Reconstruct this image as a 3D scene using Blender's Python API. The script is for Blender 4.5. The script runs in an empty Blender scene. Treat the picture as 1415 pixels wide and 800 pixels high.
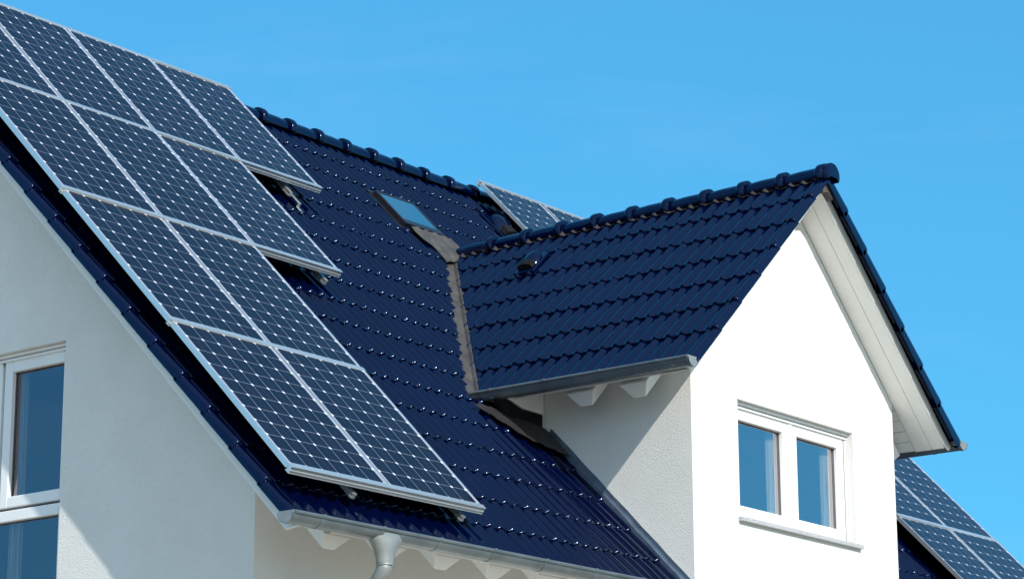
import bpy, bmesh, math, random
import numpy as np
from mathutils import Vector, Matrix
from mathutils.geometry import tessellate_polygon

random.seed(7); rng = np.random.RandomState(5)
scene = bpy.context.scene
COL = scene.collection
R = math.radians

# ------------------------------------------------------------------ layout
TP = 1.0186; NN = math.sqrt(1 + TP * TP)           # main roof: z = TP*y
ZR = 4.857; YR = ZR / TP
XD, A, ZD, ZE = 5.965, 2.074, 3.670, 1.6845        # wing ridge x, half width, ridge z, eave z
M = (ZD - ZE) / A; MM = math.sqrt(1 + M * M)
YW = -0.09                                         # wing front wall
XL, XR_ = 4.383, 7.565                             # wing side walls
XG = 0.34; YF = 0.79                               # gable wall plane, main front wall plane
GZ = -4.6
ROOF_X0, ROOF_X1 = -0.19, 12.15

def RP(x, s, n=0.0):                               # point on the main roof (x, slope length, height above)
    return (x, s / NN - n * TP / NN, s * TP / NN + n / NN)
def RB(x, s, n=0.0):                               # rear slope
    p = RP(x, s, n); return (x, 2 * YR - p[1], p[2])
def WL(y, q, n=0.0):                               # wing roof, left slope, q metres down from the ridge
    return (XD - q / MM - n * M / MM, y, ZD - q * M / MM + n / MM)
def WR(y, q, n=0.0):
    p = WL(y, q, n); return (2 * XD - p[0], y, p[2])

# ------------------------------------------------------------------ materials
def mat(name):
    m = bpy.data.materials.new(name); m.use_nodes = True
    nt = m.node_tree; b = nt.nodes['Principled BSDF']
    return m, nt, b
def N(nt, t, **k):
    n = nt.nodes.new(t)
    for a, v in k.items(): setattr(n, a, v)
    return n
def mth(nt, op, a, b=None, c=None):
    n = N(nt, 'ShaderNodeMath', operation=op)
    for i, v in enumerate((a, b, c)):
        if v is None: continue
        if isinstance(v, (int, float)): n.inputs[i].default_value = v
        else: nt.links.new(v, n.inputs[i])
    return n.outputs[0]
def noise(nt, scale, detail=4, rough=.55, coord='Object', stretch=None):
    tc = N(nt, 'ShaderNodeTexCoord'); nz = N(nt, 'ShaderNodeTexNoise')
    nz.inputs['Scale'].default_value = scale; nz.inputs['Detail'].default_value = detail
    nz.inputs['Roughness'].default_value = rough
    if stretch:
        mp = N(nt, 'ShaderNodeMapping'); mp.inputs['Scale'].default_value = stretch
        nt.links.new(tc.outputs[coord], mp.inputs[0]); nt.links.new(mp.outputs[0], nz.inputs['Vector'])
    else: nt.links.new(tc.outputs[coord], nz.inputs['Vector'])
    return nz.outputs['Fac']
def ramp(nt, fac, stops):
    r = N(nt, 'ShaderNodeValToRGB'); nt.links.new(fac, r.inputs[0])
    e = r.color_ramp.elements
    while len(e) < len(stops): e.new(.5)
    for i, (p, c) in enumerate(stops): e[i].position = p; e[i].color = (*c, 1)
    return r.outputs[0]
def bump(nt, b, fac, strength, dist):
    bp = N(nt, 'ShaderNodeBump'); bp.inputs['Strength'].default_value = strength; bp.inputs['Distance'].default_value = dist
    nt.links.new(fac, bp.inputs['Height']); nt.links.new(bp.outputs[0], b.inputs['Normal'])
def simple(name, c1, c2, scale=6, rough=.5, metal=0., bs=None, spec=.5, stretch=None):
    m, nt, b = mat(name)
    f = noise(nt, scale, stretch=stretch)
    nt.links.new(ramp(nt, f, [(.3, c1), (.7, c2)]), b.inputs['Base Color'])
    b.inputs['Roughness'].default_value = rough; b.inputs['Metallic'].default_value = metal
    b.inputs['Specular IOR Level'].default_value = spec
    if bs: bump(nt, b, noise(nt, bs[0], 5), bs[1], bs[2])
    return m

def m_tile():
    m, nt, b = mat('glazed_tile')
    f = noise(nt, 1.7, 5); f2 = noise(nt, 38, 3)
    mix = mth(nt, 'ADD', mth(nt, 'MULTIPLY', f, .6), mth(nt, 'MULTIPLY', f2, .4))
    nt.links.new(ramp(nt, mix, [(.25, (.0001, .0009, .011)), (.75, (.0003, .0022, .024))]), b.inputs['Base Color'])
    rr = mth(nt, 'ADD', mth(nt, 'MULTIPLY', f2, .08), .10); nt.links.new(rr, b.inputs['Roughness'])
    b.inputs['Specular IOR Level'].default_value = .5; b.inputs['Specular Tint'].default_value = (.44, .66, 1, 1)
    bump(nt, b, noise(nt, 40, 3), .05, .003)
    return m
def m_plaster():
    m, nt, b = mat('white_plaster')
    f = noise(nt, 1.3, 6); g = noise(nt, 90, 4, .7)
    nt.links.new(ramp(nt, mth(nt, 'ADD', mth(nt, 'MULTIPLY', f, .7), mth(nt, 'MULTIPLY', g, .3)),
        [(.28, (.71, .70, .675)), (.72, (.84, .835, .82))]), b.inputs['Base Color'])
    b.inputs['Roughness'].default_value = .95; b.inputs['Specular IOR Level'].default_value = .15
    tc = N(nt, 'ShaderNodeTexCoord'); v = N(nt, 'ShaderNodeTexVoronoi'); v.inputs['Scale'].default_value = 130
    nt.links.new(tc.outputs['Object'], v.inputs['Vector'])
    h = mth(nt, 'ADD', mth(nt, 'MULTIPLY', v.outputs['Distance'], .6), mth(nt, 'MULTIPLY', noise(nt, 110, 5, .7), 1.3))
    bump(nt, b, h, .6, .009)
    return m
def m_cells():
    m, nt, b = mat('solar_cells')
    uv = N(nt, 'ShaderNodeUVMap'); sp = N(nt, 'ShaderNodeSeparateXYZ'); nt.links.new(uv.outputs[0], sp.inputs[0])
    P = .1572
    def cell(o):      # distance to the nearest grid line, metres
        fr = mth(nt, 'FRACT', mth(nt, 'DIVIDE', o, P))
        return mth(nt, 'MULTIPLY', mth(nt, 'SUBTRACT', .5, mth(nt, 'ABSOLUTE', mth(nt, 'SUBTRACT', fr, .5))), P)
    dx = cell(sp.outputs[0]); dy = cell(sp.outputs[1])
    line = mth(nt, 'MAXIMUM', mth(nt, 'LESS_THAN', dx, .0015), mth(nt, 'LESS_THAN', dy, .0014))
    dia = mth(nt, 'LESS_THAN', mth(nt, 'ADD', dx, dy), .0160)
    # outside the 6 x 10 field: white backing sheet
    ox = mth(nt, 'GREATER_THAN', mth(nt, 'ABSOLUTE', mth(nt, 'SUBTRACT', sp.outputs[0], 3 * P)), 3 * P)
    oy = mth(nt, 'GREATER_THAN', mth(nt, 'ABSOLUTE', mth(nt, 'SUBTRACT', sp.outputs[1], 5 * P)), 5 * P)
    # two busbars in each cell
    bb = mth(nt, 'FRACT', mth(nt, 'ADD', mth(nt, 'DIVIDE', sp.outputs[0], P / 2), .5))
    bb = mth(nt, 'LESS_THAN', mth(nt, 'ABSOLUTE', mth(nt, 'SUBTRACT', bb, .5)), .012)
    white = mth(nt, 'MAXIMUM', mth(nt, 'MAXIMUM', line, dia), mth(nt, 'MAXIMUM', ox, oy))
    # each cell a slightly different blue
    fl = N(nt, 'ShaderNodeCombineXYZ')
    nt.links.new(mth(nt, 'FLOOR', mth(nt, 'DIVIDE', sp.outputs[0], P)), fl.inputs[0])
    nt.links.new(mth(nt, 'FLOOR', mth(nt, 'DIVIDE', sp.outputs[1], P)), fl.inputs[1])
    oi = N(nt, 'ShaderNodeObjectInfo'); nt.links.new(oi.outputs['Random'], fl.inputs[2])
    wn = N(nt, 'ShaderNodeTexWhiteNoise'); nt.links.new(fl.outputs[0], wn.inputs['Vector'])
    cellc = ramp(nt, wn.outputs['Value'], [(0, (.0036, .0034, .0095)), (1, (.0066, .0062, .0150))])
    mx0 = N(nt, 'ShaderNodeMix', data_type='RGBA'); nt.links.new(mth(nt, 'MULTIPLY', bb, .22), mx0.inputs[0])
    nt.links.new(cellc, mx0.inputs[6]); mx0.inputs[7].default_value = (.25, .3, .38, 1)
    mx = N(nt, 'ShaderNodeMix', data_type='RGBA'); nt.links.new(white, mx.inputs[0])
    nt.links.new(mx0.outputs[2], mx.inputs[6])
    mxw = N(nt, 'ShaderNodeMix', data_type='RGBA'); nt.links.new(dia, mxw.inputs[0])
    mxw.inputs[6].default_value = (.30, .34, .42, 1); mxw.inputs[7].default_value = (.66, .69, .72, 1)
    nt.links.new(mxw.outputs[2], mx.inputs[7])
    nt.links.new(mx.outputs[2], b.inputs['Base Color'])
    b.inputs['Roughness'].default_value = .45
    b.inputs['Coat Weight'].default_value = 1.0
    nt.links.new(mth(nt, 'ADD', mth(nt, 'MULTIPLY', noise(nt, 3, 4), .06), .03), b.inputs['Coat Roughness'])
    b.inputs['Coat IOR'].default_value = 1.145; b.inputs['Coat Tint'].default_value = (1, .97, 1, 1); b.inputs['Specular IOR Level'].default_value = .08
    return m
def m_glass(name='window_glass', refl=.5, gc=(.86, .84, .92)):
    m, nt, b = mat(name); nt.nodes.remove(b)
    out = nt.nodes['Material Output']
    g = N(nt, 'ShaderNodeBsdfGlossy'); g.inputs['Roughness'].default_value = .01; g.inputs['Color'].default_value = (*gc, 1)
    t = N(nt, 'ShaderNodeBsdfTransparent'); t.inputs['Color'].default_value = (.86, .90, .90, 1)
    lw = N(nt, 'ShaderNodeFresnel'); lw.inputs['IOR'].default_value = 1.55
    f = mth(nt, 'ADD', mth(nt, 'MULTIPLY', lw.outputs[0], 1.6), refl)
    nz = noise(nt, 1.1, 2); bp = N(nt, 'ShaderNodeBump'); bp.inputs['Strength'].default_value = .03; bp.inputs['Distance'].default_value = .02
    nt.links.new(nz, bp.inputs['Height']); nt.links.new(bp.outputs[0], g.inputs['Normal'])
    mx = N(nt, 'ShaderNodeMixShader'); nt.links.new(f, mx.inputs[0]); nt.links.new(t.outputs[0], mx.inputs[1]); nt.links.new(g.outputs[0], mx.inputs[2])
    nt.links.new(mx.outputs[0], out.inputs[0])
    return m
def m_granite():
    m, nt, b = mat('granite')
    nt.links.new(ramp(nt, noise(nt, 220, 3, .8), [(.35, (.16, .16, .17)), (.5, (.42, .42, .44)), (.62, (.62, .62, .64))]), b.inputs['Base Color'])
    b.inputs['Roughness'].default_value = .55
    return m

MT = dict(
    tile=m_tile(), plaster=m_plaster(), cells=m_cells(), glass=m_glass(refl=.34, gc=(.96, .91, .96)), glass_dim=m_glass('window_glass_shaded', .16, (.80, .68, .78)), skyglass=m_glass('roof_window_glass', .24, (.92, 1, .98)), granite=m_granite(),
    alu=simple('aluminium', (.70, .70, .69), (.80, .80, .78), 14, .36, .82, stretch=(.3, 4, 4)),
    zinc=simple('zinc', (.14, .17, .19), (.22, .255, .275), 5, .40, .6, bs=(30, .08, .003)),
    zinc_new=simple('zinc_new', (.17, .23, .31), (.27, .34, .43), 9, .34, .85, bs=(18, .2, .006)),
    zinc_old=simple('zinc_pipe', (.23, .25, .255), (.33, .35, .35), 7, .5, .4),
    lead=simple('lead_sheet', (.050, .044, .042), (.105, .095, .088), 8, .62, .25, bs=(22, .5, .012)),
    lead_dark=simple('dark_flashing', (.014, .013, .016), (.028, .025, .027), 9, .6, .1, bs=(22, .4, .01)),
    black=simple('black_membrane', (.006, .006, .008), (.012, .012, .014), 12, .8, spec=.12),
    darkmetal=simple('brown_metal', (.014, .013, .018), (.024, .022, .027), 12, .35, .3),
    white=simple('white_paint', (.78, .78, .765), (.83, .83, .815), 5, .45, bs=(60, .05, .002)),
    upvc=simple('white_frame', (.80, .80, .80), (.84, .84, .84), 4, .3),
    gasket=simple('dark_gasket', (.06, .062, .07), (.09, .092, .1), 10, .5),
    cloth=simple('curtain_cloth', (.58, .57, .51), (.72, .71, .65), 20, .9, stretch=(6, 6, .4)),
    room=simple('room_dark', (.03, .035, .045), (.05, .055, .065), 1, .9),
    sky_sheet=simple('sky_reflection_sheet', (.42, .62, .70), (.60, .78, .84), 5, .8),  # sky brightness put into the colour, for the roof window
    ground=simple('paving_ground', (.27, .235, .175), (.36, .31, .235), .6, .95, bs=(8, .4, .02)),
)

# ------------------------------------------------------------------ mesh helpers
def link(name, me, m, parent=None, smooth=False):
    o = bpy.data.objects.new(name, me); COL.objects.link(o)
    if m: me.materials.append(MT[m])
    if smooth: me.polygons.foreach_set('use_smooth', [True] * len(me.polygons))
    if parent: o.parent = parent
    return o
class MB:
    def __init__(s): s.v = []; s.f = []
    def add(s, vs, fs):
        o = len(s.v); s.v += [tuple(p) for p in vs]; s.f += [tuple(i + o for i in f) for f in fs]
    def hexa(s, p):            # 8 points, bottom loop then top loop
        s.add(p, [(3, 2, 1, 0), (4, 5, 6, 7), (0, 1, 5, 4), (1, 2, 6, 5), (2, 3, 7, 6), (3, 0, 4, 7)])
    def box(s, x0, x1, y0, y1, z0, z1, f=None):
        p = [(x0, y0, z0), (x1, y0, z0), (x1, y1, z0), (x0, y1, z0), (x0, y0, z1), (x1, y0, z1), (x1, y1, z1), (x0, y1, z1)]
        if f: p = [f(*q) for q in p]
        s.hexa(p)
    def prism(s, poly, d0, d1, f):   # poly (a,b) list; f(a,b,d) -> point
        n = len(poly)
        s.add([f(a, b, d0) for a, b in poly] + [f(a, b, d1) for a, b in poly],
              [tuple(range(n))[::-1], tuple(range(n, 2 * n))] + [(i, (i + 1) % n, n + (i + 1) % n, n + i) for i in range(n)])
    def tube(s, pts, rads, seg=16, caps=True):
        pts = [Vector(p) for p in pts]; rings = []
        up = Vector((0, 0, 1))
        for i, p in enumerate(pts):
            d = (pts[min(i + 1, len(pts) - 1)] - pts[max(i - 1, 0)]).normalized()
            a = d.cross(up)
            if a.length < 1e-3: a = d.cross(Vector((0, 1, 0)))
            a.normalize(); b = a.cross(d)
            r = rads[i] if isinstance(rads, (list, tuple)) else rads
            rings.append([p + a * math.cos(t) * r + b * math.sin(t) * r for t in [2 * math.pi * k / seg for k in range(seg)]])
        vs = [v for r in rings for v in r]; fs = []
        for i in range(len(pts) - 1):
            for k in range(seg):
                fs.append((i * seg + k, i * seg + (k + 1) % seg, (i + 1) * seg + (k + 1) % seg, (i + 1) * seg + k))
        if caps: fs += [tuple(range(seg))[::-1], tuple((len(pts) - 1) * seg + k for k in range(seg))]
        s.add(vs, fs)
    def loft(s, rings, closed=False, caps=False):
        n = len(rings[0]); vs = [p for r in rings for p in r]; fs = []
        for i in range(len(rings) - 1):
            for k in range(n if closed else n - 1):
                fs.append((i * n + k, i * n + (k + 1) % n, (i + 1) * n + (k + 1) % n, (i + 1) * n + k))
        if caps: fs += [tuple(range(n))[::-1], tuple((len(rings) - 1) * n + k for k in range(n))]
        s.add(vs, fs)
    def build(s, name, m, parent=None, smooth=False, bev=0, auto=None):
        me = bpy.data.meshes.new(name); me.from_pydata(s.v, [], s.f); me.update()
        bm = bmesh.new(); bm.from_mesh(me)
        bmesh.ops.recalc_face_normals(bm, faces=bm.faces)
        bm.to_mesh(me); bm.free()
        o = link(name, me, m, parent, smooth)
        if auto is not None:
            me.polygons.foreach_set('use_smooth', [True] * len(me.polygons))
            me.set_sharp_from_angle(angle=R(auto))
        if bev:
            md = o.modifiers.new('bevel', 'BEVEL'); md.width = bev; md.segments = 2; md.limit_method = 'ANGLE'; md.angle_limit = R(40)
        return o
def empty(name, loc=(0, 0, 0)):
    o = bpy.data.objects.new(name, None); o.location = loc; o.empty_display_size = .3; COL.objects.link(o); return o
def tag(o, label=None, cat=None, group=None, kind=None):
    if label: o['label'] = label
    if cat: o['category'] = cat
    if group: o['group'] = group
    if kind: o['kind'] = kind
    return o
def lab(o, t): o['label'] = t; return o

# ------------------------------------------------------------------ tiled surfaces
def profile(t, alt):
    """height of the tile cross-section, t = distance from the roll centre in rib pitches (-.5 .. .5)"""
    a = np.abs(t)
    roll = np.where(a < .29, .5 + .5 * np.cos(np.pi * np.minimum(a / .29, 1)), 0) ** .75
    pan = np.where(a >= .29, np.sin((a - .29) / .21 * np.pi / 2), 0)
    return .030 * roll + .0035 * np.exp(-((.5 - a) / .055) ** 2) + alt * .003 * roll
def tile_sheet(name, P, u0, u1, edges, pitch, phase, keep, m, parent, per=10, base=-.020, lift=.020, RS_=12, odd=.7):
    V = []; F = []; nv = 0
    k0 = int(math.floor((u0 - phase) / pitch - .5)); k1 = int(math.ceil((u1 - phase) / pitch + .5))
    us = []; ks = []
    for k in range(k0, k1 + 1):
        c = phase + k * pitch
        for j in range(per):
            u = c + (-.5 + j / per) * pitch
            if u0 - 1e-6 <= u <= u1 + 1e-6: us.append(u); ks.append(k)
    us.append(u1); ks.append(ks[-1])
    us = np.array(us); ks = np.array(ks)
    t = (us - phase) / pitch - ks
    n = len(us)
    for ci in range(len(edges) - 1):
        e, e2 = edges[ci], edges[ci + 1]; L = e2 - e
        alt = ((ks + 0) % 2 == 0).astype(float)
        pr = profile(t, alt)
        tile = (ks // 2) - k0
        nt_ = tile.max() + 2
        tz = rng.uniform(-.0016, .0016, nt_ + 1)[tile]; tl = rng.uniform(-.0022, .0022, nt_ + 1)[tile]
        nose = np.exp(-(t / .26) ** 2) * rng.uniform(.35, 1.15, nt_ + 1)[tile] * np.where(ks % 2 == 0, 1.0, .6)
        rnd = np.where(ks % 2 == 0, 1.0, odd)
        rows = [(-.0, 'b'), (-.004, .40), (-.002, .76), (.0035, .94), (.013, 1.0), (.03, 1.04), (.05, 1.0), (.075, 1.0)] + [(.075 + (L - .04) * k / RS_, 1.0) for k in range(1, RS_ + 1)]
        first = nv
        for ds, fct in rows:
            # rolls end in a rounded nose that sticks out a little further than the pans
            if fct == 'b':
                s = e + 0 * us + .006; h = base - .012 + 0 * us
            else:
                fr = max(0, ds) / L
                lf = lift * (1 - fr)
                full = base + lf + tz + tl * (1 - fr) + pr
                if ds < .013: h = (base - .012) + (full - (base - .012)) * (1 - (1 - fct) * np.minimum(nose, 1) * rnd)
                else: h = full + (fct - 1) * .10 * nose
                s = e + ds - .016 * nose * (1 if ds < .1 else 0)
            for i in range(n): V.append(P(us[i], s[i] if hasattr(s, '__len__') else s, h[i]))
            nv += n
        for r in range(len(rows) - 1):
            sm = e + (rows[r][0] + rows[r + 1][0]) / 2
            for i in range(n - 1):
                um = (us[i] + us[i + 1]) / 2
                if keep and not keep(um, sm): continue
                a = first + r * n + i
                F.append((a, a + 1, a + n + 1, a + n))
    me = bpy.data.meshes.new(name); me.from_pydata(V, [], F); me.update()
    o = link(name, me, m, parent, True)
    return o

# main roof courses
E0 = .32; DC = .382
m_edges = [E0 - DC + .0, ] + [E0 + DC * i for i in range(18)]
m_edges[0] = -.045
m_edges = [e for e in m_edges if e < 6.70] + [6.74]

house = empty('house', (0, 0, GZ))
tag(house, 'white plastered house with a steep dark blue glazed tile roof and a projecting gabled wing', 'house')
def HP(name): return name
class _P: pass
# children of the house are modelled in world coordinates, so undo the parent's offset
def own(o, parent=None):
    o.parent = parent or house
    if (parent or house) is house: o.location = (0, 0, -GZ)
    return o

def valley_x(s):             # x where the wing's left slope meets the main roof at slope length s
    z = s * TP / NN; return XD - (ZD - z) / M
SV = ZE * NN / TP
S_RJ = ZD * NN / TP
def keep_main(x, s):
    z = s * TP / NN; y = s / NN
    if s > SV - .10 and s < S_RJ + .12:
        dz = (ZD - z) / M
        if abs(x - XD) < dz + .185 + .012 * math.sin(s * 31) * math.sin(s * 13 + x): return False
    if s <= SV + .05 and XL - .02 < x < XR_ + .02: return False
    # roof window and its apron
    if 5.37 < x < 5.91 and 5.38 < s < 5.88: return False
    if x > 5.45 + max(0, 5.34 - s) * .28 and x < 6.04 and s < 5.42 and s > 4.9: return False
    return True
main_roof = own(tile_sheet('main_roof', RP, -.085, ROOF_X1 - .1, m_edges, .1325, .0795, keep_main, 'tile', None))
lab(main_roof, 'steep main roof slope of dark blue ribbed glazed tiles')
rear = own(tile_sheet('rear_roof', RB, ROOF_X0, ROOF_X1, m_edges, .1325, .0795, None, 'tile', None, per=4, RS_=2))

# wing roof
w_q = [2.885, 2.44, 2.028, 1.613, 1.203, .79, .385, .055]
w_edges = [-q for q in w_q]
def PW(side):
    f = WL if side < 0 else WR
    return lambda u, s, h: f(u, -s, h)
def keep_wing(y, s):
    q = -s; z = ZD - q * M / MM
    return y < z / TP + .03
WY0 = -.485
for side in (-1, 1):
    o = own(tile_sheet('wing_roof', PW(side), WY0, 3.75, w_edges, .1288, .627 - 8 * .1288 + .1288 * (0 if side < 0 else .0), keep_wing, 'tile', None, odd=.15))
    if side < 0: wingroof = o; lab(o, 'left slope of the wing roof, facing the valley')
    else: wingroof_r = o; lab(o, 'far right slope of the wing roof, seen edge-on')

def cap_run(parent, f, starts, pitch, r=.098, collar=.122, mname='tile', last=None):
    """half-round ridge tiles; f(t, lateral, up) -> point ; each tile is a mesh of its own"""
    for i, t0 in enumerate(starts):
        mb = MB(); rings = []
        prof = [(-.012, collar - .006), (-.006, collar), (.05, collar + .001), (.062, collar - .004), (.07, r + .004), (.085, r + .001), (pitch * .6, r), (pitch + .045, r - .012)]
        jz = random.uniform(-.003, .003); jl = random.uniform(-.003, .003)
        for dt, rr in prof:
            ring = []
            for k in range(17):
                a = math.pi * (-.12 + 1.24 * k / 16)
                ring.append(f(t0 + dt, rr * math.cos(a) * 1.06 + jl, rr * math.sin(a) + jz))
            rings.append(ring)
        c0 = f(t0 - .012, jl, jz)
        mb.loft(rings)
        n = 17; base = len(mb.v)
        mb.add([f(t0 - .012, jl, -.02 + jz)] + rings[0], [(0, k + 1, k + 2) for k in range(n - 1)])
        # saddle clip under the collar
        o = mb.build('ridge_tile', mname, parent, auto=50)
# main ridge: collars at x = 4.433 + .396k ; tiles overlap towards the right
xs = [4.433 + .396 * k for k in range(-11, 19)]
cap_run(main_roof, lambda t, l, u: (t, YR + l, ZR - .006 + u), [x for x in xs if x > -.25], .396, r=.084, collar=.108)
ys = [.724 + .397 * k for k in range(-3, 8)]
cap_run(wingroof, lambda t, l, u: (XD + l, t, ZD - .022 + u), [y for y in ys if y < 3.4], .397, r=.084, collar=.108)

# end cap of the wing ridge
mb = MB()
pr = []
for yy, k in ((-.455, 1.0), (-.475, 1.04), (-.52, 1.04), (-.53, .98), (-.532, .5)):
    ring = []
    for j in range(17):
        a = math.pi * (-.16 + 1.32 * j / 16); rr = .101 * k
        ring.append((XD + rr * math.cos(a), yy, ZD - .020 + rr * math.sin(a)))
    pr.append(ring)
mb.loft(pr); mb.add(pr[-1], [tuple(range(17))])
mb.build('ridge_end_cap', 'tile', wingroof, auto=40)

# thin strip of ridge roll peeping out under the ridge tiles, following the tiles
def ridge_roll(P, u0, u1, s0, s1, pitch, phase, parent, keep=None):
    mb = MB(); n = int((u1 - u0) / pitch * 10); rows = []
    for sj, lift in ((s0, .010), ((s0 + s1) / 2, .012), (s1, .02)):
        ring = []
        for i in range(n + 1):
            u = u0 + (u1 - u0) * i / n; k = round((u - phase) / pitch); t = (u - phase) / pitch - k
            wob = .006 * math.sin(u * 17) + .012 * math.cos(2 * math.pi * t)
            ring.append(P(u, sj - (wob if sj == s0 else 0), -.02 + .008 + float(profile(np.array(t), 0)) + lift))
        rows.append(ring)
    mb.loft(rows); mb.build('ridge_roll', 'lead_dark', parent, smooth=True)
ridge_roll(PW(-1), -.47, 3.5, -.120, -.06, .1288, .627 - 8 * .1288, wingroof)

# verge tiles, one per course: a roll along the edge and a lip turned down
def verge_tiles(P, u_edge, sgn, edges, parent, width=.105, drop=.036, keep=None):
    for i in range(len(edges) - 1):
        e, e2 = edges[i], edges[i + 1]; L = e2 - e
        j = random.uniform(-.002, .002)
        rings = []
        for ds, g in ((-.014, .45), (-.012, .8), (-.004, .97), (.02, 1.04), (.045, 1.03), (.07, 1.0), (L * .6, 1.0), (L + .02, 1.0)):
            lf = .027 * (1 - max(0, ds) / L) + j
            pts = [(0.004, -drop), (0.0, -drop + .004), (-.0 , -.01), (.003, .004), (.010, .017), (.022, .028), (.036, .033), (.052, .029), (.068, .015), (.082, .004), (width, .001), (width + .02, .001)]
            ring = []
            for a, h in pts:
                hh = -.022 + lf + h if h > -.009 else -.022 + lf * .35 + h
                c = -.022 + lf - .03
                hh = c + (hh - c) * g if h > -.009 else hh
                ring.append(P(u_edge + sgn * a, e + ds, hh))
            rings.append(ring)
        mb = MB(); mb.loft(rings); n = len(rings[0])
        mb.add(rings[0], [tuple(range(n))])
        mb.build('verge_tile', 'tile', parent, auto=45)
verge_tiles(RP, ROOF_X0, 1, m_edges, main_roof)
verge_tiles(RP, ROOF_X1, -1, m_edges, main_roof)
verge_tiles(PW(-1), WY0 - .012, 1, w_edges, wingroof, drop=.02)
verge_tiles(PW(1), WY0 - .012, 1, w_edges, wingroof_r, drop=.075)
# (the field tiles of the wing start behind the verge roll)

# ------------------------------------------------------------------ timber: decks, fascias, soffits
def board(P, u0, u1, s0, s1, n0, n1, name, m, parent, bev=.002, gap=None, along='s', w=.12):
    mb = MB()
    if not gap:
        mb.box(u0, u1, s0, s1, n0, n1, P)
    elif along == 's':
        u = u0
        while u < u1 - .01: mb.box(u, min(u + w, u1) - gap, s0, s1, n0, n1, P); u += w
    else:
        s = s0
        while s < s1 - .01: mb.box(u0, u1, s, min(s + w, s1) - gap, n0, n1, P); s += w
    return mb.build(name, m, parent, bev=bev)
# underlay decks (dark) so nothing shows between the tiles
def deck_main():
    mb = MB()
    # left of wing, right of wing, above
    mb.box(-.09, XL - .0, .03, SV - .2, -.085, -.050, RP)
    mb.box(-.09, ROOF_X1 - .11, SV + .002, 6.80, -.085, -.050, RP)
    mb.box(XR_, ROOF_X1 - .11, .03, SV, -.085, -.050, RP)
    mb.box(-.09, 3.95, SV - .2, SV, -.085, -.050, RP)
    mb.box(3.95, XL, SV - .2, SV - .002, -.095, -.060, RP)
    mb.box(-.09, ROOF_X1 - .11, .03, 6.79, -.085, -.050, RB)
    return own(mb.build('roof_deck', 'black'))
deck_main()
mb = MB()
for f in (WL, WR):
    def P(a, b, c, f=f): return f(a, b, c)
    # clipped by the main roof
    ya = lambda q: (ZD - q * M / MM) / TP
    q0, q1 = .02, 2.84
    for n0, n1 in ((-.075, -.050),):
        pts = [(-.40, q0), (ya(q0) - .06, q0), (ya(q1) - .06, q1), (-.40, q1)]
        mb.prism(pts, n0, n1, lambda a, b, d, f=f: f(a, b, d))
own(mb.build('wing_roof_deck', 'black'))

# gable bargeboards
def prismP(poly, d0, d1, P, name, m, parent=None, bev=.003):
    mb = MB(); mb.prism(poly, d0, d1, P); o = mb.build(name, m, None, bev=bev)
    return own(o) if parent is None else own(o, parent)
for x0, x1 in ((-.112, -.09), (ROOF_X1 - .11, ROOF_X1 - .088)):
    zt = lambda y, n: TP * y + n * NN
    poly = [(.085, zt(.085, -.138)), (YR, zt(YR, -.138)), (2 * YR - .085, zt(.085, -.138)), (2 * YR + .03, zt(-.03, -.045)), (YR, zt(YR, -.045)), (-.03, zt(-.03, -.045))]
    mb = MB()
    mb.prism([poly[0], poly[1], poly[4], poly[5]], x0, x1, lambda a, b, d: (d, a, b))
    mb.prism([poly[1], poly[2], poly[3], poly[4]], x0, x1, lambda a, b, d: (d, a, b))
    own(mb.build('bargeboard', 'white', None, bev=.003))
# main soffits under verges and eave
mb = MB()
mb.box(-.09, XG - .002, .03, 6.72, -.125, -.100, RP); own(mb.build('soffit', 'white')); mb = MB(); mb.box(-.09, XG - .002, .03, 6.72, -.125, -.100, RB); own(mb.build('soffit', 'white')); mb = MB()
u = .02
while u < .95:
    mb.box(XG + .002, XL - .03, u, u + .116, -.125, -.100, RP); u += .12
own(mb.build('soffit', 'white', None, bev=.002)); bpy.context.view_layer.update()

# wing bargeboards, soffit boards
ZB = .110
for side, f in ((-1, WL), (1, WR)):
    mb = MB()
    zf = lambda x, n: ZD - M * abs(x - XD) + n * MM
    xe = XD + side * (A - .0)
    poly = [(XD, zf(XD, -ZB)), (xe - side * (.12 if side > 0 else .30), zf(xe - side * (.12 if side > 0 else .30), -ZB)), (xe - side * .02, zf(xe, -.06)), (xe, zf(xe, -.032)), (XD, zf(XD, -.032))]
    mb.prism(poly, -.402, -.380, lambda a, b, d: (a, d, b))
    o = own(mb.build('bargeboard', 'white', None, bev=.003))
    # verge soffit: two boards running up the slope, then eave boards running back
    mb = MB()
    mb.box(-.378, -.2605, .12, 2.86, -.106, -.086, f)
    mb.box(-.257, YW - .002, .12, 2.86, -.106, -.086, f)
    q = 2.16
    while q < 2.84:
        yb = (ZD - q * M / MM) / TP
        mb.box(YW + .002, yb - .12, q, min(q + .112, 2.85), -.104, -.086, f); q += .117
    own(mb.build('wing_soffit', 'white', None, bev=.0025))
# grey lead dressing at the wing apex
mb = MB()
mb.prism([(XD - .075, ZD - .185), (XD + .0, ZD - .165), (XD + .085, ZD - .215), (XD + .07, ZD - .06), (XD, ZD + .0), (XD - .07, ZD - .06)], -.47, -.404, lambda a, b, d: (a, d, b))
own(mb.build('apex_flashing', 'lead', None, bev=.004))

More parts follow.
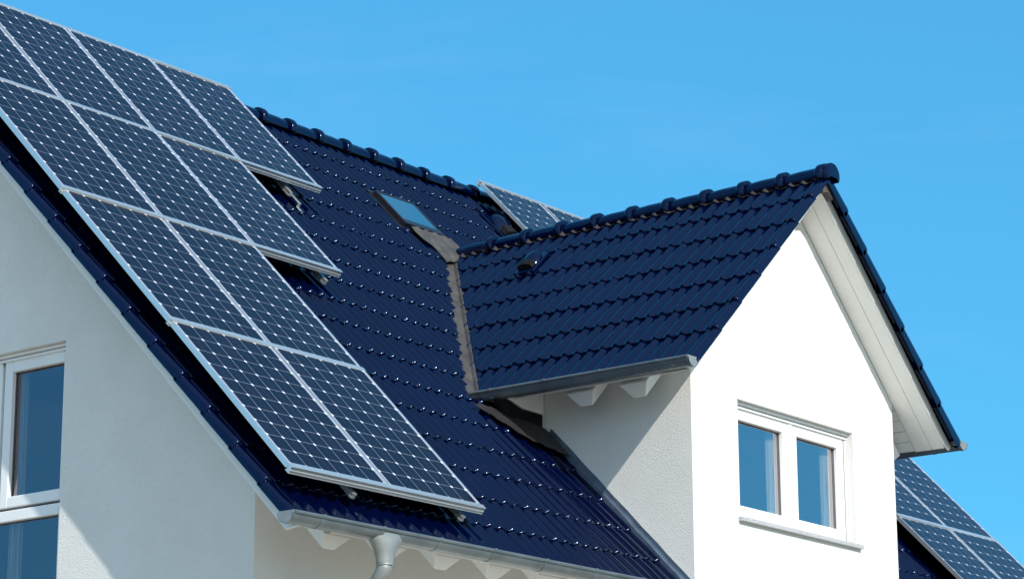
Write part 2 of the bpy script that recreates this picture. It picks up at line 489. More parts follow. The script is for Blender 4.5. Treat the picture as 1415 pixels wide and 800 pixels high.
# rafter tails: tapering timber heads
def rafter(P, u, s0, s1, n_top=-.128, h=.135, wt=.19, wb=.058):
    mb = MB()
    a = [(-wt, n_top), (wt, n_top), (wb, n_top - h), (-wb, n_top - h)]
    lo = [P(u + i, s0 - (n_top - j) * .0, j) for i, j in a]
    hi = [P(u + i, s1, j) for i, j in a]
    mb.add(lo + hi, [(0, 1, 2, 3), (7, 6, 5, 4), (0, 4, 5, 1), (1, 5, 6, 2), (2, 6, 7, 3), (3, 7, 4, 0)])
    own(mb.build('rafter_tail', 'white', None, bev=.008))
for k in range(7):
    rafter(RP, .43 + .587 * k, .02, .94, h=.125, wt=.14)
for k in range(7):
    rafter(RP, 7.95 + .60 * k, .0, .94)
for f in (PW(-1), PW(1)):
    for yy in (.195, .715):
        rafter(f, yy, -2.86, -2.16, h=.142, wt=.14)

# ------------------------------------------------------------------ walls
def wall(name, outer, holes, d0, d1, f, m='plaster'):
    """slab with rectangular holes; outer/hole points (a,b), thickness d0 (outside) .. d1"""
    loops = [outer] + [[(a0, b0), (a1, b0), (a1, b1), (a0, b1)] for a0, a1, b0, b1 in holes]
    tris = tessellate_polygon([[Vector((a, b, 0)) for a, b in l] for l in loops])
    flat = [p for l in loops for p in l]; n = len(flat)
    mb = MB(); vs = [f(a, b, d0) for a, b in flat] + [f(a, b, d1) for a, b in flat]
    fs = [tuple(t) for t in tris] + [tuple(i + n for i in t) for t in tris]
    o = 0
    for l in loops:
        k = len(l)
        fs += [(o + i, o + (i + 1) % k, n + o + (i + 1) % k, n + o + i) for i in range(k)]
        o += k
    mb.add(vs, fs)
    return own(mb.build(name, m, None))
T = .30
zu = lambda y: TP * min(y, 2 * YR - y) - .13 * NN
GW = (2.745, 4.60, -.75, 1.650)      # gable window opening y0,y1,z0,z1
w = wall('gable_wall', [(YF, GZ), (2 * YR - YF, GZ), (2 * YR - YF, zu(YF)), (YR, zu(YR)), (YF, zu(YF))], [GW], XG, XG + T, lambda a, b, d: (d, a, b))
lab(w, 'shaded gable wall on the left with a sunlit corner at the bottom')
mb = MB(); mb.box(XG + T, XL - .002, YF, YF + T, GZ, zu(YF) + .0)
lab(own(mb.build('front_wall', 'plaster', None)), 'main front wall in the shade under the eave gutter')
mb = MB(); mb.box(XR_ + .002, 11.7, YF, YF + T, GZ, zu(YF)); own(mb.build('front_wall', 'plaster'))
mb = MB(); mb.box(11.7, 11.98, YF, 2 * YR - YF, GZ, zu(YF)); mb.box(XG + T, 11.7, 2 * YR - YF - T, 2 * YR - YF, GZ, zu(YF))
own(mb.build('rear_wall', 'plaster'))
mb = MB(); mb.prism([(YF, zu(YF) + .002), (2 * YR - YF, zu(YF) + .002), (YR, zu(YR))], 11.7, 11.98, lambda a, b, d: (d, a, b))
own(mb.build('far_gable_wall', 'plaster'))
zw = lambda x: ZD - M * abs(x - XD) - .107 * MM
DW = (5.055, 6.863, .625, 1.615)
w = wall('wing_wall', [(XL, GZ), (XR_, GZ), (XR_, zw(XR_)), (XD, zw(XD)), (XL, zw(XL))], [DW], YW, YW + T, lambda a, b, d: (a, d, b))
lab(w, 'bright sunlit front wall of the gabled wing')
def side_wall(x0, x1, nm):
    mb = MB(); mb.prism([(YW + T, GZ), (2.2, GZ), (2.2, zw(XL) + .0), (YW + T, zw(XL))], x0, x1, lambda a, b, d: (d, a, b))
    return own(mb.build(nm, 'plaster'))
# the left side wall carries the corner, so it is continuous with the front
lab(side_wall(XL, XL + T, 'wing_side_wall'), 'left side wall of the wing crossed by a diagonal shadow edge')
side_wall(XR_ - T, XR_, 'wing_side_wall')
# dark rooms behind the windows
mb = MB(); mb.box(XG + 1.6, XG + 1.63, 2.0, 5.4, -1.2, 1.8); mb.box(XG + T + .01, XG + 1.6, 2.0, 5.4, -1.25, -1.22); mb.box(XG + T + .01, XG + 1.6, 2.0, 5.4, 1.80, 1.83); mb.box(XG + T + .01, XG + 1.6, 5.4, 5.43, -1.2, 1.8); mb.box(XG + T + .01, XG + 1.6, 1.97, 2.0, -1.2, 1.8)
own(mb.build('room_lining', 'room'))
mb = MB(); mb.box(4.72, 7.22, 2.0, 2.03, .2, 1.9); mb.box(4.72, 7.22, YW + T + .01, 2.0, .17, .2); mb.box(4.72, 7.22, YW + T + .01, 2.0, 1.9, 1.93); mb.box(4.69, 4.72, YW + T + .01, 2.0, .2, 1.9); mb.box(7.22, 7.25, YW + T + .01, 2.0, .2, 1.9)
own(mb.build('room_lining', 'room'))

# ------------------------------------------------------------------ windows
def ring_frame(mb, a0, a1, b0, b1, wl, wr, wb, wt, d0, d1, f):
    mb.box(a0, a0 + wl, b0, b1, d0, d1, f); mb.box(a1 - wr, a1, b0, b1, d0, d1, f)
    mb.box(a0 + wl, a1 - wr, b0, b0 + wb, d0 + .0, d1, f); mb.box(a0 + wl, a1 - wr, b1 - wt, b1, d0 + .0, d1, f)
def make_window(f, a0, a1, b0, b1, sashes, shutter, label, sill=None, gm_name='glass'):
    """f(a,b,d): d grows inwards from the wall face"""
    win = empty('window'); own(win); lab(win, label)
    def ow(o): o.parent = win; return o
    mb = MB(); ring_frame(mb, a0 + .002, a1 - .002, b0 + .002, b1 - .002, .035, .035, .04, .03, .10, .17, f)
    fr = ow(mb.build('frame', 'upvc', None, bev=.004))
    # roller shutter guide strips at the head: stepped profiles with dark gaps
    mb = MB()
    mb.box(a0 + .03, a1 - .002, b1 - .026, b1 - .003, .045, .099, f)
    mb.box(a0 + .03, a1 - .002, b1 - .052, b1 - .032, .062, .099, f)
    mb.box(a1 - .020, a1 - .003, b0 + .01, b1 - .055, .070, .099, f)
    ow(mb.build('shutter_guide', 'upvc', None, bev=.003))
    mb = MB(); mb.box(a0 + .03, a1 - .002, b1 - .032, b1 - .026, .075, .099, f); mb.box(a0 + .03, a1 - .03, b1 - .060, b1 - .052, .085, .099, f); mb.box(a1 - .027, a1 - .020, b0 + .01, b1 - .06, .085, .099, f)
    ow(mb.build('gasket', 'gasket'))
    for (s0, s1, t0, t1, w_) in sashes:
        mb = MB(); ring_frame(mb, s0, s1, t0, t1, w_, w_, w_, w_, .082, .155, f)
        sh = mb.build('sash', 'upvc', win, bev=.007)
        mb = MB(); ring_frame(mb, s0 + w_ - .004, s1 - w_ + .004, t0 + w_ - .004, t1 - w_ + .004, .008, .008, .008, .008, .118, .126, f)
        mb.build('seal', 'gasket', sh)
        mb = MB(); mb.add([f(s0 + w_ - .002, t0 + w_ - .002, .13), f(s1 - w_ + .002, t0 + w_ - .002, .13), f(s1 - w_ + .002, t1 - w_ + .002, .13), f(s0 + w_ - .002, t1 - w_ + .002, .13)], [(0, 1, 2, 3) if f(0, 0, 0)[0] == 0 else (3, 2, 1, 0)])
        mb.build('pane', gm_name, sh)
    if sill:
        mb = MB(); mb.box(*sill, f); ow(mb.build('sill', 'granite', None, bev=.004))
    return win
fW = lambda a, b, d: (a, YW + d, b)
dmid = 5.972
make_window(fW, DW[0], DW[1], DW[2] + .02, DW[3],
    [(DW[0] + .018, dmid - .012, .668, 1.572, .098), (dmid + .012, DW[1] - .028, .668, 1.572, .098)], True,
    'white two-sash window in the sunlit wing gable with a granite sill', sill=(DW[0] - .03, DW[1] + .055, DW[2] - .018, DW[2] + .018, -.045, .10))
# wider mullion bead
mb = MB(); mb.box(dmid - .022, dmid + .022, .66, 1.58, .074, .081, fW); 
o = mb.build('mullion', 'upvc', None, bev=.003); o.parent = [c for c in house.children if c.name == 'window'][0]
fG = lambda a, b, d: (XG + d, a, b)
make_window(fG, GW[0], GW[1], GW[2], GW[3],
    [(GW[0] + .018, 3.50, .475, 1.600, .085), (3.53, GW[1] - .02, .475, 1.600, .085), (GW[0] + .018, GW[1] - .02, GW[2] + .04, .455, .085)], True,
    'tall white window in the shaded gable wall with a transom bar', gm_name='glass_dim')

def curtain(f, a0, a1, b0, b1, d, folds, label):
    mb = MB(); rings = []
    n = folds * 10
    for b in (b0, (b0 + b1) / 2, b1):
        rings.append([f(a0 + (a1 - a0) * i / n + .006 * math.sin(b * 9 + i), b, d + .018 * math.sin(i / 10 * 2 * math.pi) + .006 * math.sin(i * .9)) for i in range(n + 1)])
    mb.loft(rings); o = mb.build('curtain', 'cloth', None, smooth=True)
    return tag(o, label, 'curtain', 'curtains behind the windows')
curtain(fW, 6.62, 6.86, .66, 1.60, .19, 6, 'beige curtain at the right edge of the right sash of the wing window')
curtain(fW, 5.76, 5.94, .66, 1.60, .19, 4, 'beige curtain behind the left sash of the wing window, beside the centre bar')
curtain(fG, 3.36, 3.50, -.7, 1.6, .20, 4, 'pale curtain behind the tall window in the shaded gable wall')

# ------------------------------------------------------------------ roof window
rw = empty('roof_window'); own(rw); lab(rw, 'small roof window with dark frame in the blue tiles above the valley')
mb = MB()
ring_frame(mb, 5.356, 5.925, 5.350, 5.895, .034, .026, .080, .028, -.03, .058, RP)
fr = mb.build('frame', 'darkmetal', rw, bev=.004)
mb = MB(); mb.box(5.380, 5.905, 5.411, 5.874, .047, .053, RP); mb.build('pane', 'skyglass', rw)
mb = MB(); mb.box(5.380, 5.905, 5.411, 5.874, .032, .038, RP); mb.build('sky_reflection_sheet', 'sky_sheet', rw)  # added sky-blue sheet under the pane, stands in for reflected sky
mb = MB(); mb.box(5.315, 5.350, 5.32, 5.93, -.03, .010, RP); mb.box(5.936, 5.96, 5.33, 5.94, -.03, .012, RP); mb.box(5.315, 5.96, 5.906, 5.95, -.03, .018, RP)
mb.build('side_flashing', 'darkmetal', rw, bev=.004)
# pleated apron: wavy lead sheet dressed down to the wing ridge
def apron(name, poly_rows, m, amp, parent, n=28, base=.03):
    rings = []
    for (xa, sa, xb, sb, h) in poly_rows:
        ring = []
        for i in range(n + 1):
            t = i / n; x = xa + (xb - xa) * t; s = sa + (sb - sa) * t
            ring.append(RP(x, s + random.uniform(-.003, .003), h + amp * math.sin(x * 2 * math.pi / .1325 - 2.2) + random.uniform(-.002, .002)))
        rings.append(ring)
    mb = MB(); mb.loft(rings); o = mb.build(name, m, parent, smooth=True)
    return o
apron('apron_flashing', [(5.42, 5.335, 6.00, 5.335, .055), (5.43, 5.25, 6.03, 5.27, .045), (5.46, 5.15, 6.06, 5.19, .040), (5.50, 5.05, 6.05, 5.12, .036), (5.54, 4.95, 6.0, 5.04, .030), (5.58, 4.86, 5.93, 4.97, .015)], 'lead', .007, rw)

# valley flashing: V-shaped lead sheet with a small upstand, slightly uneven
def valley(side):
    rows = []
    sg = -side
    prof = [(-.25, -.050), (-.215, -.046), (-.185, -.030), (-.12, -.022), (-.045, -.016), (-.03, .012), (-.015, .012), (0, -.012)]
    n = 60; rings = []
    for i in range(n + 1):
        s = SV - .06 + (S_RJ - .02 - (SV - .06)) * i / n
        z = s * TP / NN; dx = (ZD - z) / M
        ring = []
        for a, h in prof:
            x = XD + side * (dx - a)
            ring.append(RP(x, s, h + .0 + .003 * math.sin(i * 1.7 + a * 30) * (1 if a < -.1 else .3) - .006))
        # up the wing slope
        q = dx * MM
        for b, h in ((.04, -.03), (.10, -.025)):
            p = (WL if side < 0 else WR)(z / TP - b, q, h); ring.append(p)
        rings.append(ring)
    mb = MB(); mb.loft(rings)
    o = own(mb.build('valley_flashing', 'lead', None, auto=35)); return o
lab(valley(-1), 'crinkled grey-brown valley flashing between the main roof and the wing roof'); valley(1)
# dressed lead where the wing eave meets the main roof
def sheet(name, pts, m, th=.004, amp=.004, parent=None):
    """pts: 4 corners (x,s,h) -> crinkled patch"""
    n = 14; rings = []
    P0, P1, P2, P3 = [Vector(p) for p in pts]
    for i in range(n + 1):
        ring = []
        for j in range(n + 1):
            a, b = i / n, j / n
            p = (P0 * (1 - a) + P1 * a) * (1 - b) + (P3 * (1 - a) + P2 * a) * b
            ring.append(RP(p.x, p.y, p.z + amp * math.sin(p.x * 47) + random.uniform(-amp, amp) * .5))
        rings.append(ring)
    mb = MB(); mb.loft(rings); return own(mb.build(name, m, None, smooth=True))
sheet('lead_apron', [(3.52, 2.10, .046), (3.93, 1.72, .048), (4.06, 2.04, .046), (3.68, 2.13, .044)], 'lead_dark', amp=.004)
sheet('lead_apron', [(3.925, 1.722, .050), (4.378, 1.58, .052), (4.378, 1.97, .052), (4.055, 2.045, .050)], 'lead_dark', amp=.004)
# black membrane closing the gap behind
mb = MB()
mb.prism([(4.378, 1.36), (4.378, 1.563), (4.11, 1.568), (3.88, 1.628), (3.80, 1.61), (4.02, 1.36)], 1.385, 1.46, lambda a, b, d: (a, d, b))
own(mb.build('black_membrane', 'black', None, bev=.006))
# boxed-in end of the wing eave
mb = MB(); mb.prism([(3.88, 1.632), (4.11, 1.571), (4.378, 1.566), (4.378, 1.95), (3.95, 1.64)], 1.37, 1.60, lambda a, b, d: (a, d, b))
own(mb.build('eave_box', 'white', None, bev=.006))

# flashing along the foot of the wing side wall
def wall_flash(x, sg):
    rings = []
    n = 24
    for i in range(n + 1):
        s = -.02 + 1.95 * i / n
        prof = [(-.050, .012), (-.048, .044), (-.040, .050), (-.024, .046), (-.006, .054), (-.004, .085)]
        rings.append([RP(x + sg * a, s, h + .002 * math.sin(i * 1.3)) for a, h in prof])
    mb = MB(); mb.loft(rings); return own(mb.build('wall_flashing', 'zinc_new', None, auto=40))
lab(wall_flash(XL, 1), 'blue-grey zinc strip along the foot of the wing side wall'); wall_flash(XR_, -1)

# vent cowls on the tiles
def vent(P, u, s, sc, label, up=1):
    v = empty('roof_vent'); own(v); lab(v, label)
    mb = MB(); rings = []
    for i in range(9):
        a = math.pi / 2 * i / 8; r = math.cos(a)
        ring = []
        for k in range(20):
            t = 2 * math.pi * k / 20
            ring.append(P(u + .10 * sc * r * math.cos(t), s + (.125 * r * math.sin(t) + .05 * math.sin(a)) * sc, .030 + .068 * sc * math.sin(a)))
        rings.append(ring)
    mb.loft(rings, closed=True); mb.build('cowl', 'tile', v, smooth=True)
    mb = MB(); mb.box(u - .115 * sc, u + .115 * sc, s - .17 * sc, s + .17 * sc, -.005, .034, P); mb.build('base_tile', 'tile', v, bev=.01)
    mb = MB(); mb.prism([(-.085 * sc, .036), (.085 * sc, .036), (.07 * sc, .03 + .045 * sc), (0, .03 + .062 * sc), (-.07 * sc, .03 + .045 * sc)], s - .125 * sc, s - .04 * sc, lambda a, b, d: P(u + a, d, b))
    mb.build('opening', 'black', v, bev=.004)
vent(RP, 7.50, 6.10, 1.35, 'round dark vent cowl on the main roof beside the far panels')
vent(PW(-1), 2.36, -.60, 1.0, 'small vent cowl on the left slope of the wing roof')

# ------------------------------------------------------------------ gutters
def gutter(f, t0, t1, r=.066, label=None, brackets=(), caps=(True, True)):
    """f(t, a, z): a lateral (+ outwards), z relative to the rim"""
    mb = MB(); outer = []; n = 18
    prof = []
    for k in range(n + 1):
        a = math.pi * k / n; prof.append((r * math.cos(a), -r * math.sin(a)))       # from outer lip (a=+r) round to the back
    lip = [(r + .014 * math.cos(t) - .0, .0 + .009 * math.sin(t)) for t in [math.pi * j / 5 for j in range(0, 8)]]
    inner = [(x * .955, z * .955 + .001) for x, z in prof][::-1]
    # rolled bead
    bead = [(r + .006 + .012 * math.cos(t), .004 + .012 * math.sin(t)) for t in [2 * math.pi * j / 10 for j in range(10)]]
    loop = prof + [(-r, .012), (-r * .955, .012)] + inner
    m1 = MB(); m1.prism(loop, t0, t1, lambda a, b, d: f(d, a, b))
    m2 = MB(); m2.prism(bead, t0, t1, lambda a, b, d: f(d, a, b))
    m1.add(m2.v, m2.f)
    # solder seams
    L = abs(t1 - t0); k = 1
    g = own(m1.build('gutter', 'zinc', None, auto=35))
    if label: lab(g, label)
    for tt, on, sg in ((t0, caps[0], -1 if t1 > t0 else 1), (t1, caps[1], 1 if t1 > t0 else -1)):
        if on:
            mc = MB(); pl = [(x * 1.05, z * 1.05) for x, z in prof] + [(-r * 1.05, .014), (r * 1.05, .014)]
            mc.prism(pl, tt, tt + sg * .006, lambda a, b, d: f(d, a, b)); mc.build('end_cap', 'zinc_old', g, bev=.002)
            mc = MB(); ring = [(x * 1.07, z * 1.07) for x, z in prof]; ring2 = [(x * 1.01, z * 1.01) for x, z in prof][::-1]
            mc.prism(ring + ring2, tt - sg * .02, tt + sg * .011, lambda a, b, d: f(d, a, b)); mc.build('cap_rim', 'zinc', g)
    for tb in brackets:
        mc = MB(); ring = [(x * 1.045, z * 1.045) for x, z in prof]; ring2 = [(x * 1.008, z * 1.008) for x, z in prof][::-1]
        mc.prism(ring + ring2, tb - .014, tb + .014, lambda a, b, d: f(d, a, b))
        mc.box(r - .004, r + .020, .0, .018, tb - .012, tb + .012, lambda a, b, c: f(c, a, b))
        mc.build('gutter_bracket', 'zinc', g)
    return g
gm = gutter(lambda t, a, z: (t, -.062 - a, -.035 + z), -.262, XL - .004, label='long zinc gutter under the main eave', brackets=[.02 + .6 * k for k in range(8)], caps=(True, True))
gutter(lambda t, a, z: (t, -.062 - a, -.035 + z), XR_ + .004, 12.2, brackets=[7.9 + .6 * k for k in range(8)])
YB = 1.70
gutter(lambda t, a, z: (XD - A - .062 - a, t, ZE - .012 + z), -.488, YB, label='zinc gutter along the left eave of the wing', brackets=[-.2, .35, .9, 1.45])
gutter(lambda t, a, z: (XD + A + .062 + a, t, ZE - .012 + z), -.488, YB, label='zinc gutter at the far right eave of the wing', brackets=[-.2, .35, .9, 1.45])

# downpipe with funnel outlet
dp = empty('downpipe'); own(dp); lab(dp, 'grey downpipe with a funnel outlet below the main gutter')
mb = MB(); rings = []
cx, cy = .715, -.062
for z, rx, ry in ((-.052, .185, .068), (-.085, .165, .070), (-.12, .125, .070), (-.17, .088, .064), (-.215, .068, .058), (-.245, .064, .056), (-.25, .062, .055)):
    rings.append([(cx + rx * math.cos(t), cy + ry * math.sin(t), z) for t in [2 * math.pi * k / 28 for k in range(28)]])
mb.loft(rings, closed=True); mb.build('outlet', 'zinc_old', dp, smooth=True)
path = [(cx, cy, -.235), (cx, cy + .004, -.275), (cx, cy + .03, -.325), (cx, cy + .075, -.375), (cx, cy + .13, -.42), (cx, cy + .66, -.82), (cx, cy + .73, -.88), (cx, cy + .77, -.96), (cx, cy + .78, -1.06), (cx, cy + .78, GZ)]
mb = MB(); mb.tube(path, .052, 24); mb.build('pipe', 'zinc_old', dp, smooth=True)
mb = MB(); mb.tube([(cx, cy, -.262), (cx, cy, -.250)], .058, 24); mb.tube([(cx, cy + .78, -1.6), (cx, cy + .78, -1.57)], .06, 24); mb.build('collar', 'zinc_old', dp, auto=40)

# ------------------------------------------------------------------ solar panels
PWD, PLN = 1.002, 1.594; HB, HT = .160, .200
def make_panel():
    root = empty('solar_panel')
    # panel modelled in roof axes: X = along the eave, Y = up the slope, Z = off the roof
    mb = MB(); ring_frame(mb, 0, PWD, 0, PLN, .013, .013, .013, .013, HB, HT, lambda a, b, d: (a, b, d))
    mb.build('frame', 'alu', root, bev=.0015)
    me = bpy.data.meshes.new('cell_sheet')
    x0, x1, y0, y1 = .0125, PWD - .0125, .0125, PLN - .0125; z = HT - .004
    vs = [(x0, y0, z), (x1, y0, z), (x1, y1, z), (x0, y1, z), (x0, y0, z - .008), (x1, y0, z - .008), (x1, y1, z - .008), (x0, y1, z - .008)]
    me.from_pydata(vs, [], [(0, 1, 2, 3), (7, 6, 5, 4)]); uv = me.uv_layers.new(name='UVMap')
    ox, oy = (PWD - 6 * .1572) / 2, (PLN - 10 * .1572) / 2
    for lp in me.loops:
        v = me.vertices[lp.vertex_index].co; uv.data[lp.index].uv = (v.x - ox, v.y - oy)
    link('cell_sheet', me, 'cells', root)
    mb = MB(); mb.box(PWD / 2 - .06, PWD / 2 + .06, PLN - .25, PLN - .12, HB + .005, HT - .014); mb.build('junction_box', 'black', root)
    return root
ROT = Matrix(((1, 0, 0), (0, 1 / NN, -TP / NN), (0, TP / NN, 1 / NN))).to_4x4()
proto = make_panel(); used = [False]
def panel(x, s, label, group):
    if not used[0]: o = proto; used[0] = True
    else:
        o = proto.copy(); COL.objects.link(o)
        for ch in list(proto.children):
            c = ch.copy(); COL.objects.link(c); c.parent = o
    o.matrix_world = Matrix.Translation(RP(x, s, 0)) @ ROT @ Matrix.Rotation(R(random.uniform(-.2, .2)), 4, 'X')
    return tag(o, label, 'solar panel', group)
X0, S0, CW, CL = -.142, .226, 1.0125, 1.637
GL = 'solar panels of the large left array'
colw = ['first', 'second', 'third', 'fourth']
LB = {(0, 0): 'solar panel at the bottom left corner of the left array, above the gutter end',
      (1, 0): 'solar panel at the bottom right of the left array, lowest one by the bare tiles',
      (0, 1): 'second solar panel up the left edge of the left array, from the gutter',
      (1, 1): 'right-hand solar panel in the second row up from the gutter in the left array',
      (0, 2): 'leftmost solar panel in the row of three in the left array',
      (1, 2): 'middle solar panel in the row of three in the left array',
      (2, 2): 'rightmost solar panel in the row of three, stepping out over bare tiles',
      (0, 3): 'top row solar panel cut off by the left edge of the photo',
      (1, 3): 'second solar panel from the left in the top row of the left array',
      (2, 3): 'third solar panel from the left in the top row of the left array',
      (3, 3): 'top right solar panel of the left array, its upper corner beside the ridge tiles'}
for (i, j), l in LB.items(): panel(X0 + i * CW, S0 + j * CL + .026, l, GL)
GR = 'solar panels of the far right array'
RX, RS = 9.700, 1.790
panel(RX, RS + .022, 'far right array panel in the upper row, half hidden behind the white wing corner', GR)
panel(RX + CW, RS + .022, 'far right array panel in the upper row with its right edge against the sky', GR)
panel(RX, RS - CL + .022, 'far right array panel in the lower row nearest the wing wall, above dark tiles', GR)
panel(RX + CW, RS - CL + .022, 'lowest far right array panel at the bottom right corner of the photo', GR)
TS = S0 + 3 * CL + .026
TS = 6.735 - PLN - .024
panel(7.545, TS, 'panel peeping above the wing ridge with its whole left edge showing', GR)
panel(7.545 + CW + .03, TS, 'sliver of a panel between the wing ridge and the sky', GR)

# insertion rails along the row joints
def rail(x0, x1, s, label, group, top=True):
    mb = MB()
    t = HT + .006; w_ = .022
    # a slotted aluminium section: body, top flange, bottom flange
    sec = [(-w_, 0.110), (w_, 0.110), (w_, 0.118), (w_ - .008, 0.122), (w_ - .008, 0.150), (w_, 0.156), (w_, t), (-w_, t), (-w_, t - .006), (-w_ + .006, t - .012), (-w_ + .006, 0.158), (-w_, 0.154), (-w_, 0.138), (-w_ + .007, 0.134), (-w_ + .007, 0.124), (-w_, 0.120)]
    sec = [(a, t - (t - b) * .60) for a, b in sec]
    n = len(sec)
    mb.prism(sec, x0, x1, lambda a, b, d: RP(d, s + a, b))
    o = mb.build('mounting_rail', 'alu', None, bev=.0012)
    tag(o, label, 'mounting rail', group)
GLR = 'aluminium rails holding the left array'
rl = [(X0 - .003, X0 + 2 * CW + .002, S0, 'aluminium rail along the bottom edge of the left array'),
      (X0 - .003, X0 + 2 * CW + .002, S0 + CL, 'aluminium rail between the two lowest rows of the left array'),
      (X0 - .003, X0 + 3 * CW + .002, S0 + 2 * CL, 'aluminium rail under the row of three, jutting over bare tiles'),
      (X0 - .003, X0 + 4 * CW + .002, S0 + 3 * CL, 'aluminium rail under the top row of the left array with its open end showing'),
      (X0 - .003, X0 + 4 * CW + .002, S0 + 4 * CL + .004, 'aluminium rail along the top edge of the left array against the sky')]
for a, b, s, l in rl: rail(a, b, s, l, GLR)
rail(RX - .012, RX + 2 * CW, RS, 'aluminium rail between the two rows of the far right array', 'aluminium rails holding the right array')
rail(7.53, 7.53 + 2 * CW + .05, TS + PLN + .024, 'aluminium rail on top of the panels behind the wing ridge', 'aluminium rails holding the right array')
# small end clamps at the left edge of the joints
for j in (1, 2):
    mb = MB(); s = S0 + j * CL
    mb.box(X0 - .018, X0 - .004, s - .012, s + .012, .168, .207, RP); mb.box(X0 - .022, X0 - .010, s - .024, s - .010, .160, .180, RP)
    tag(mb.build('end_clamp', 'alu', None, bev=.002), ['', 'small end clamp on the left array edge between its two lowest rows', 'small end clamp on the left array edge below the row of three'][j], 'clamp', 'end clamps on the left array edge')
# support rails up the slope with their cut ends peeping out below
def support(x, s0, s1, label):
    mb = MB()
    sec = [(-.020, .068), (.020, .068), (.020, .080), (.012, .084), (.012, .094), (.020, .098), (.020, .108), (-.020, .108), (-.020, .098), (-.012, .094), (-.012, .084), (-.020, .080)]
    mb.prism([(a, b) for a, b in sec], s0, s1, lambda a, b, d: RP(x + a, d, b + .0))
    tag(mb.build('support_rail', 'alu'), label, 'support rail', 'support rails under the panels')
support(.545, .192, 6.6, 'left support rail end peeping out under the bottom edge of the left array')
support(1.709, .192, 6.6, 'right support rail end peeping out under the bottom corner of the left array')
support(2.76, S0 + 2 * CL - .05, 6.6, 'support rail under the row of three beside the bare tiles')
support(3.52, S0 + 3 * CL - .10, 6.6, 'support rail showing in the gap under the top row of the left array')
support(10.2, .20, 5.0, 'support rail under the far right array beside the wing wall')
support(11.3, .20, 5.0, 'support rail under the far right array near its outer edge')
# roof hook
def hook(x, s, label):
    r_ = empty('roof_hook', RP(x, s, 0)); tag(r_, label, 'roof hook')
    loc = Vector(RP(x, s, 0))
    P = lambda a, b, c: tuple(Vector(RP(x + a, s + b, c)) - loc)
    mb = MB(); mb.box(-.018, .018, -.06, .16, .060, .068, P); mb.box(-.018, .018, -.068, -.060, .028, .068, P); mb.build('arm', 'alu', r_, bev=.003)
    mb = MB(); mb.box(-.016, .016, -.13, -.06, .022, .030, P); mb.build('foot', 'alu', r_, bev=.003)
hook(3.60, 5.02, 'bent metal roof hook on the blue tiles just below the top row of panels')

# ------------------------------------------------------------------ ground
me = bpy.data.meshes.new('ground'); S = 3000
me.from_pydata([(-S, -S, GZ), (S, -S, GZ), (S, S, GZ), (-S, S, GZ)], [], [(0, 1, 2, 3)])
g = link('ground', me, 'ground'); tag(g, kind='structure')

# ------------------------------------------------------------------ light, sky, camera
sd = Vector((-.378, -1.0, .63)).normalized()        # towards the sun
el = math.asin(sd.z); az = math.atan2(sd.x, sd.y)
W = bpy.data.worlds.new('World'); scene.world = W; W.use_nodes = True
nt = W.node_tree; bg = nt.nodes['Background']
sky = nt.nodes.new('ShaderNodeTexSky'); sky.sky_type = 'NISHITA'; sky.sun_disc = False
sky.sun_elevation = el; sky.sun_rotation = az
sky.altitude = 0; sky.air_density = 1.0; sky.dust_density = .6; sky.ozone_density = 1.0
gm_ = nt.nodes.new('ShaderNodeGamma'); gm_.inputs[1].default_value = .45; nt.links.new(sky.outputs[0], gm_.inputs[0])
tn = nt.nodes.new('ShaderNodeVectorMath'); tn.operation = 'MULTIPLY'; tn.inputs[1].default_value = (.40, 1.62, 2.53); nt.links.new(gm_.outputs[0], tn.inputs[0])
# warm fill glow added out of view on the sun's side of the sky
tc = nt.nodes.new('ShaderNodeTexCoord'); dt = nt.nodes.new('ShaderNodeVectorMath'); dt.operation = 'DOT_PRODUCT'
nt.links.new(tc.outputs['Generated'], dt.inputs[0]); dt.inputs[1].default_value = tuple(Vector((sd.x - .35, sd.y, sd.z)).normalized())
gl = mth(nt, 'MULTIPLY', mth(nt, 'POWER', mth(nt, 'MAXIMUM', dt.outputs['Value'], 0), 1.6), 3.6)
hz = nt.nodes.new('ShaderNodeVectorMath'); hz.operation = 'SCALE'; hz.inputs[0].default_value = (1.15, .80, .42); nt.links.new(gl, hz.inputs['Scale'])
hs = nt.nodes.new('ShaderNodeVectorMath'); hs.operation = 'ADD'; nt.links.new(tn.outputs[0], hs.inputs[0]); nt.links.new(hz.outputs[0], hs.inputs[1])
mp = nt.nodes.new('ShaderNodeMapping'); mp.inputs['Scale'].default_value = (3, 3, 11); mp.inputs['Rotation'].default_value = (0, .25, .4)
nz = nt.nodes.new('ShaderNodeTexNoise'); nz.inputs['Scale'].default_value = 2.2; nz.inputs['Detail'].default_value = 7; nz.inputs['Roughness'].default_value = .55; nz.inputs['Distortion'].default_value = .5
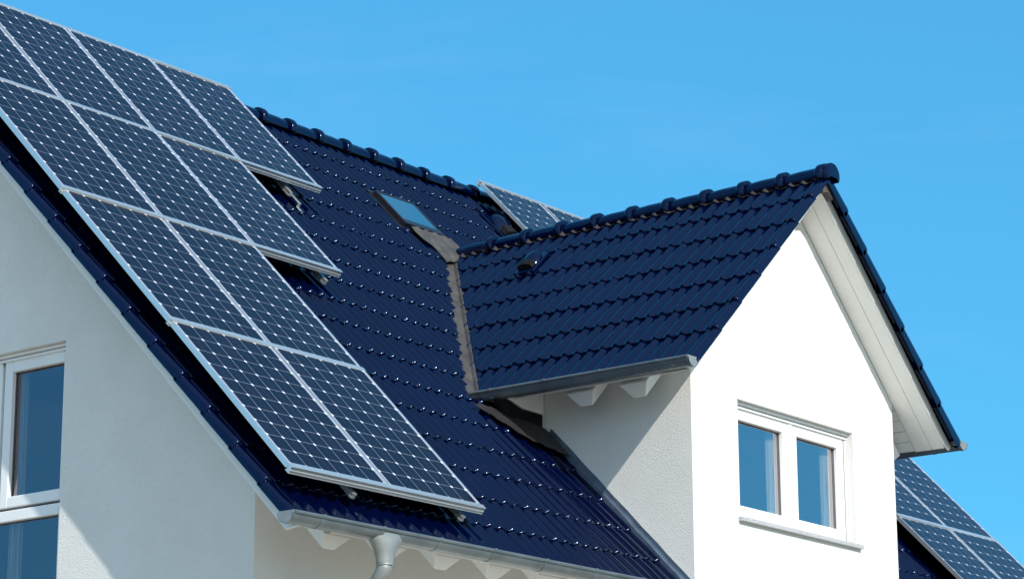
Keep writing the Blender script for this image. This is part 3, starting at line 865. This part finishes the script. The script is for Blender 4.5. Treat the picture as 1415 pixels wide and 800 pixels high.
nt.links.new(tc.outputs['Generated'], mp.inputs[0]); nt.links.new(mp.outputs[0], nz.inputs['Vector'])
cf = mth(nt, 'MULTIPLY', mth(nt, 'MAXIMUM', mth(nt, 'SUBTRACT', nz.outputs['Fac'], .50), 0), .22)
cm = nt.nodes.new('ShaderNodeMix'); cm.data_type = 'RGBA'; nt.links.new(cf, cm.inputs[0]); nt.links.new(hs.outputs[0], cm.inputs[6]); cm.inputs[7].default_value = (4.6, 5.2, 6.0, 1)
nt.links.new(cm.outputs[2], bg.inputs[0]); bg.inputs[1].default_value = .14
L = bpy.data.lights.new('sun', 'SUN'); L.energy = 3.95; L.angle = R(.5); L.color = (1, .945, .85)
lo = bpy.data.objects.new('sun', L); COL.objects.link(lo)
lo.rotation_euler = (-sd).to_track_quat('-Z', 'Y').to_euler(); lo.location = (-5, -15, 12)

cam = bpy.data.cameras.new('camera'); co = bpy.data.objects.new('camera', cam); COL.objects.link(co)
az_, el_, ro = .6619, .2560, -.0043
CX, CY, CZ = -12.7419, -11.64, -2.9941; FPX = 3673.3
fw = Vector((math.cos(az_) * math.cos(el_), math.sin(az_) * math.cos(el_), math.sin(el_)))
rt = Vector((math.sin(az_), -math.cos(az_), 0)); up = rt.cross(fw)
rt2 = rt * math.cos(ro) + up * math.sin(ro); up2 = -rt * math.sin(ro) + up * math.cos(ro)
mw = Matrix((( rt2.x, up2.x, -fw.x, CX), (rt2.y, up2.y, -fw.y, CY), (rt2.z, up2.z, -fw.z, CZ), (0, 0, 0, 1)))
co.matrix_world = mw
cam.sensor_width = 36; cam.lens = FPX / 1415 * 36; cam.clip_end = 6000; cam.clip_start = .1
scene.camera = co
vs_ = scene.view_settings; vs_.view_transform = 'Standard'; vs_.look = 'None'; vs_.exposure = 0.3; vs_.gamma = 1; vs_.use_curve_mapping = False
scene.cycles.max_bounces = 8; scene.cycles.diffuse_bounces = 4; scene.cycles.glossy_bounces = 4; scene.cycles.transparent_max_bounces = 8
scene.cycles.use_denoising = True
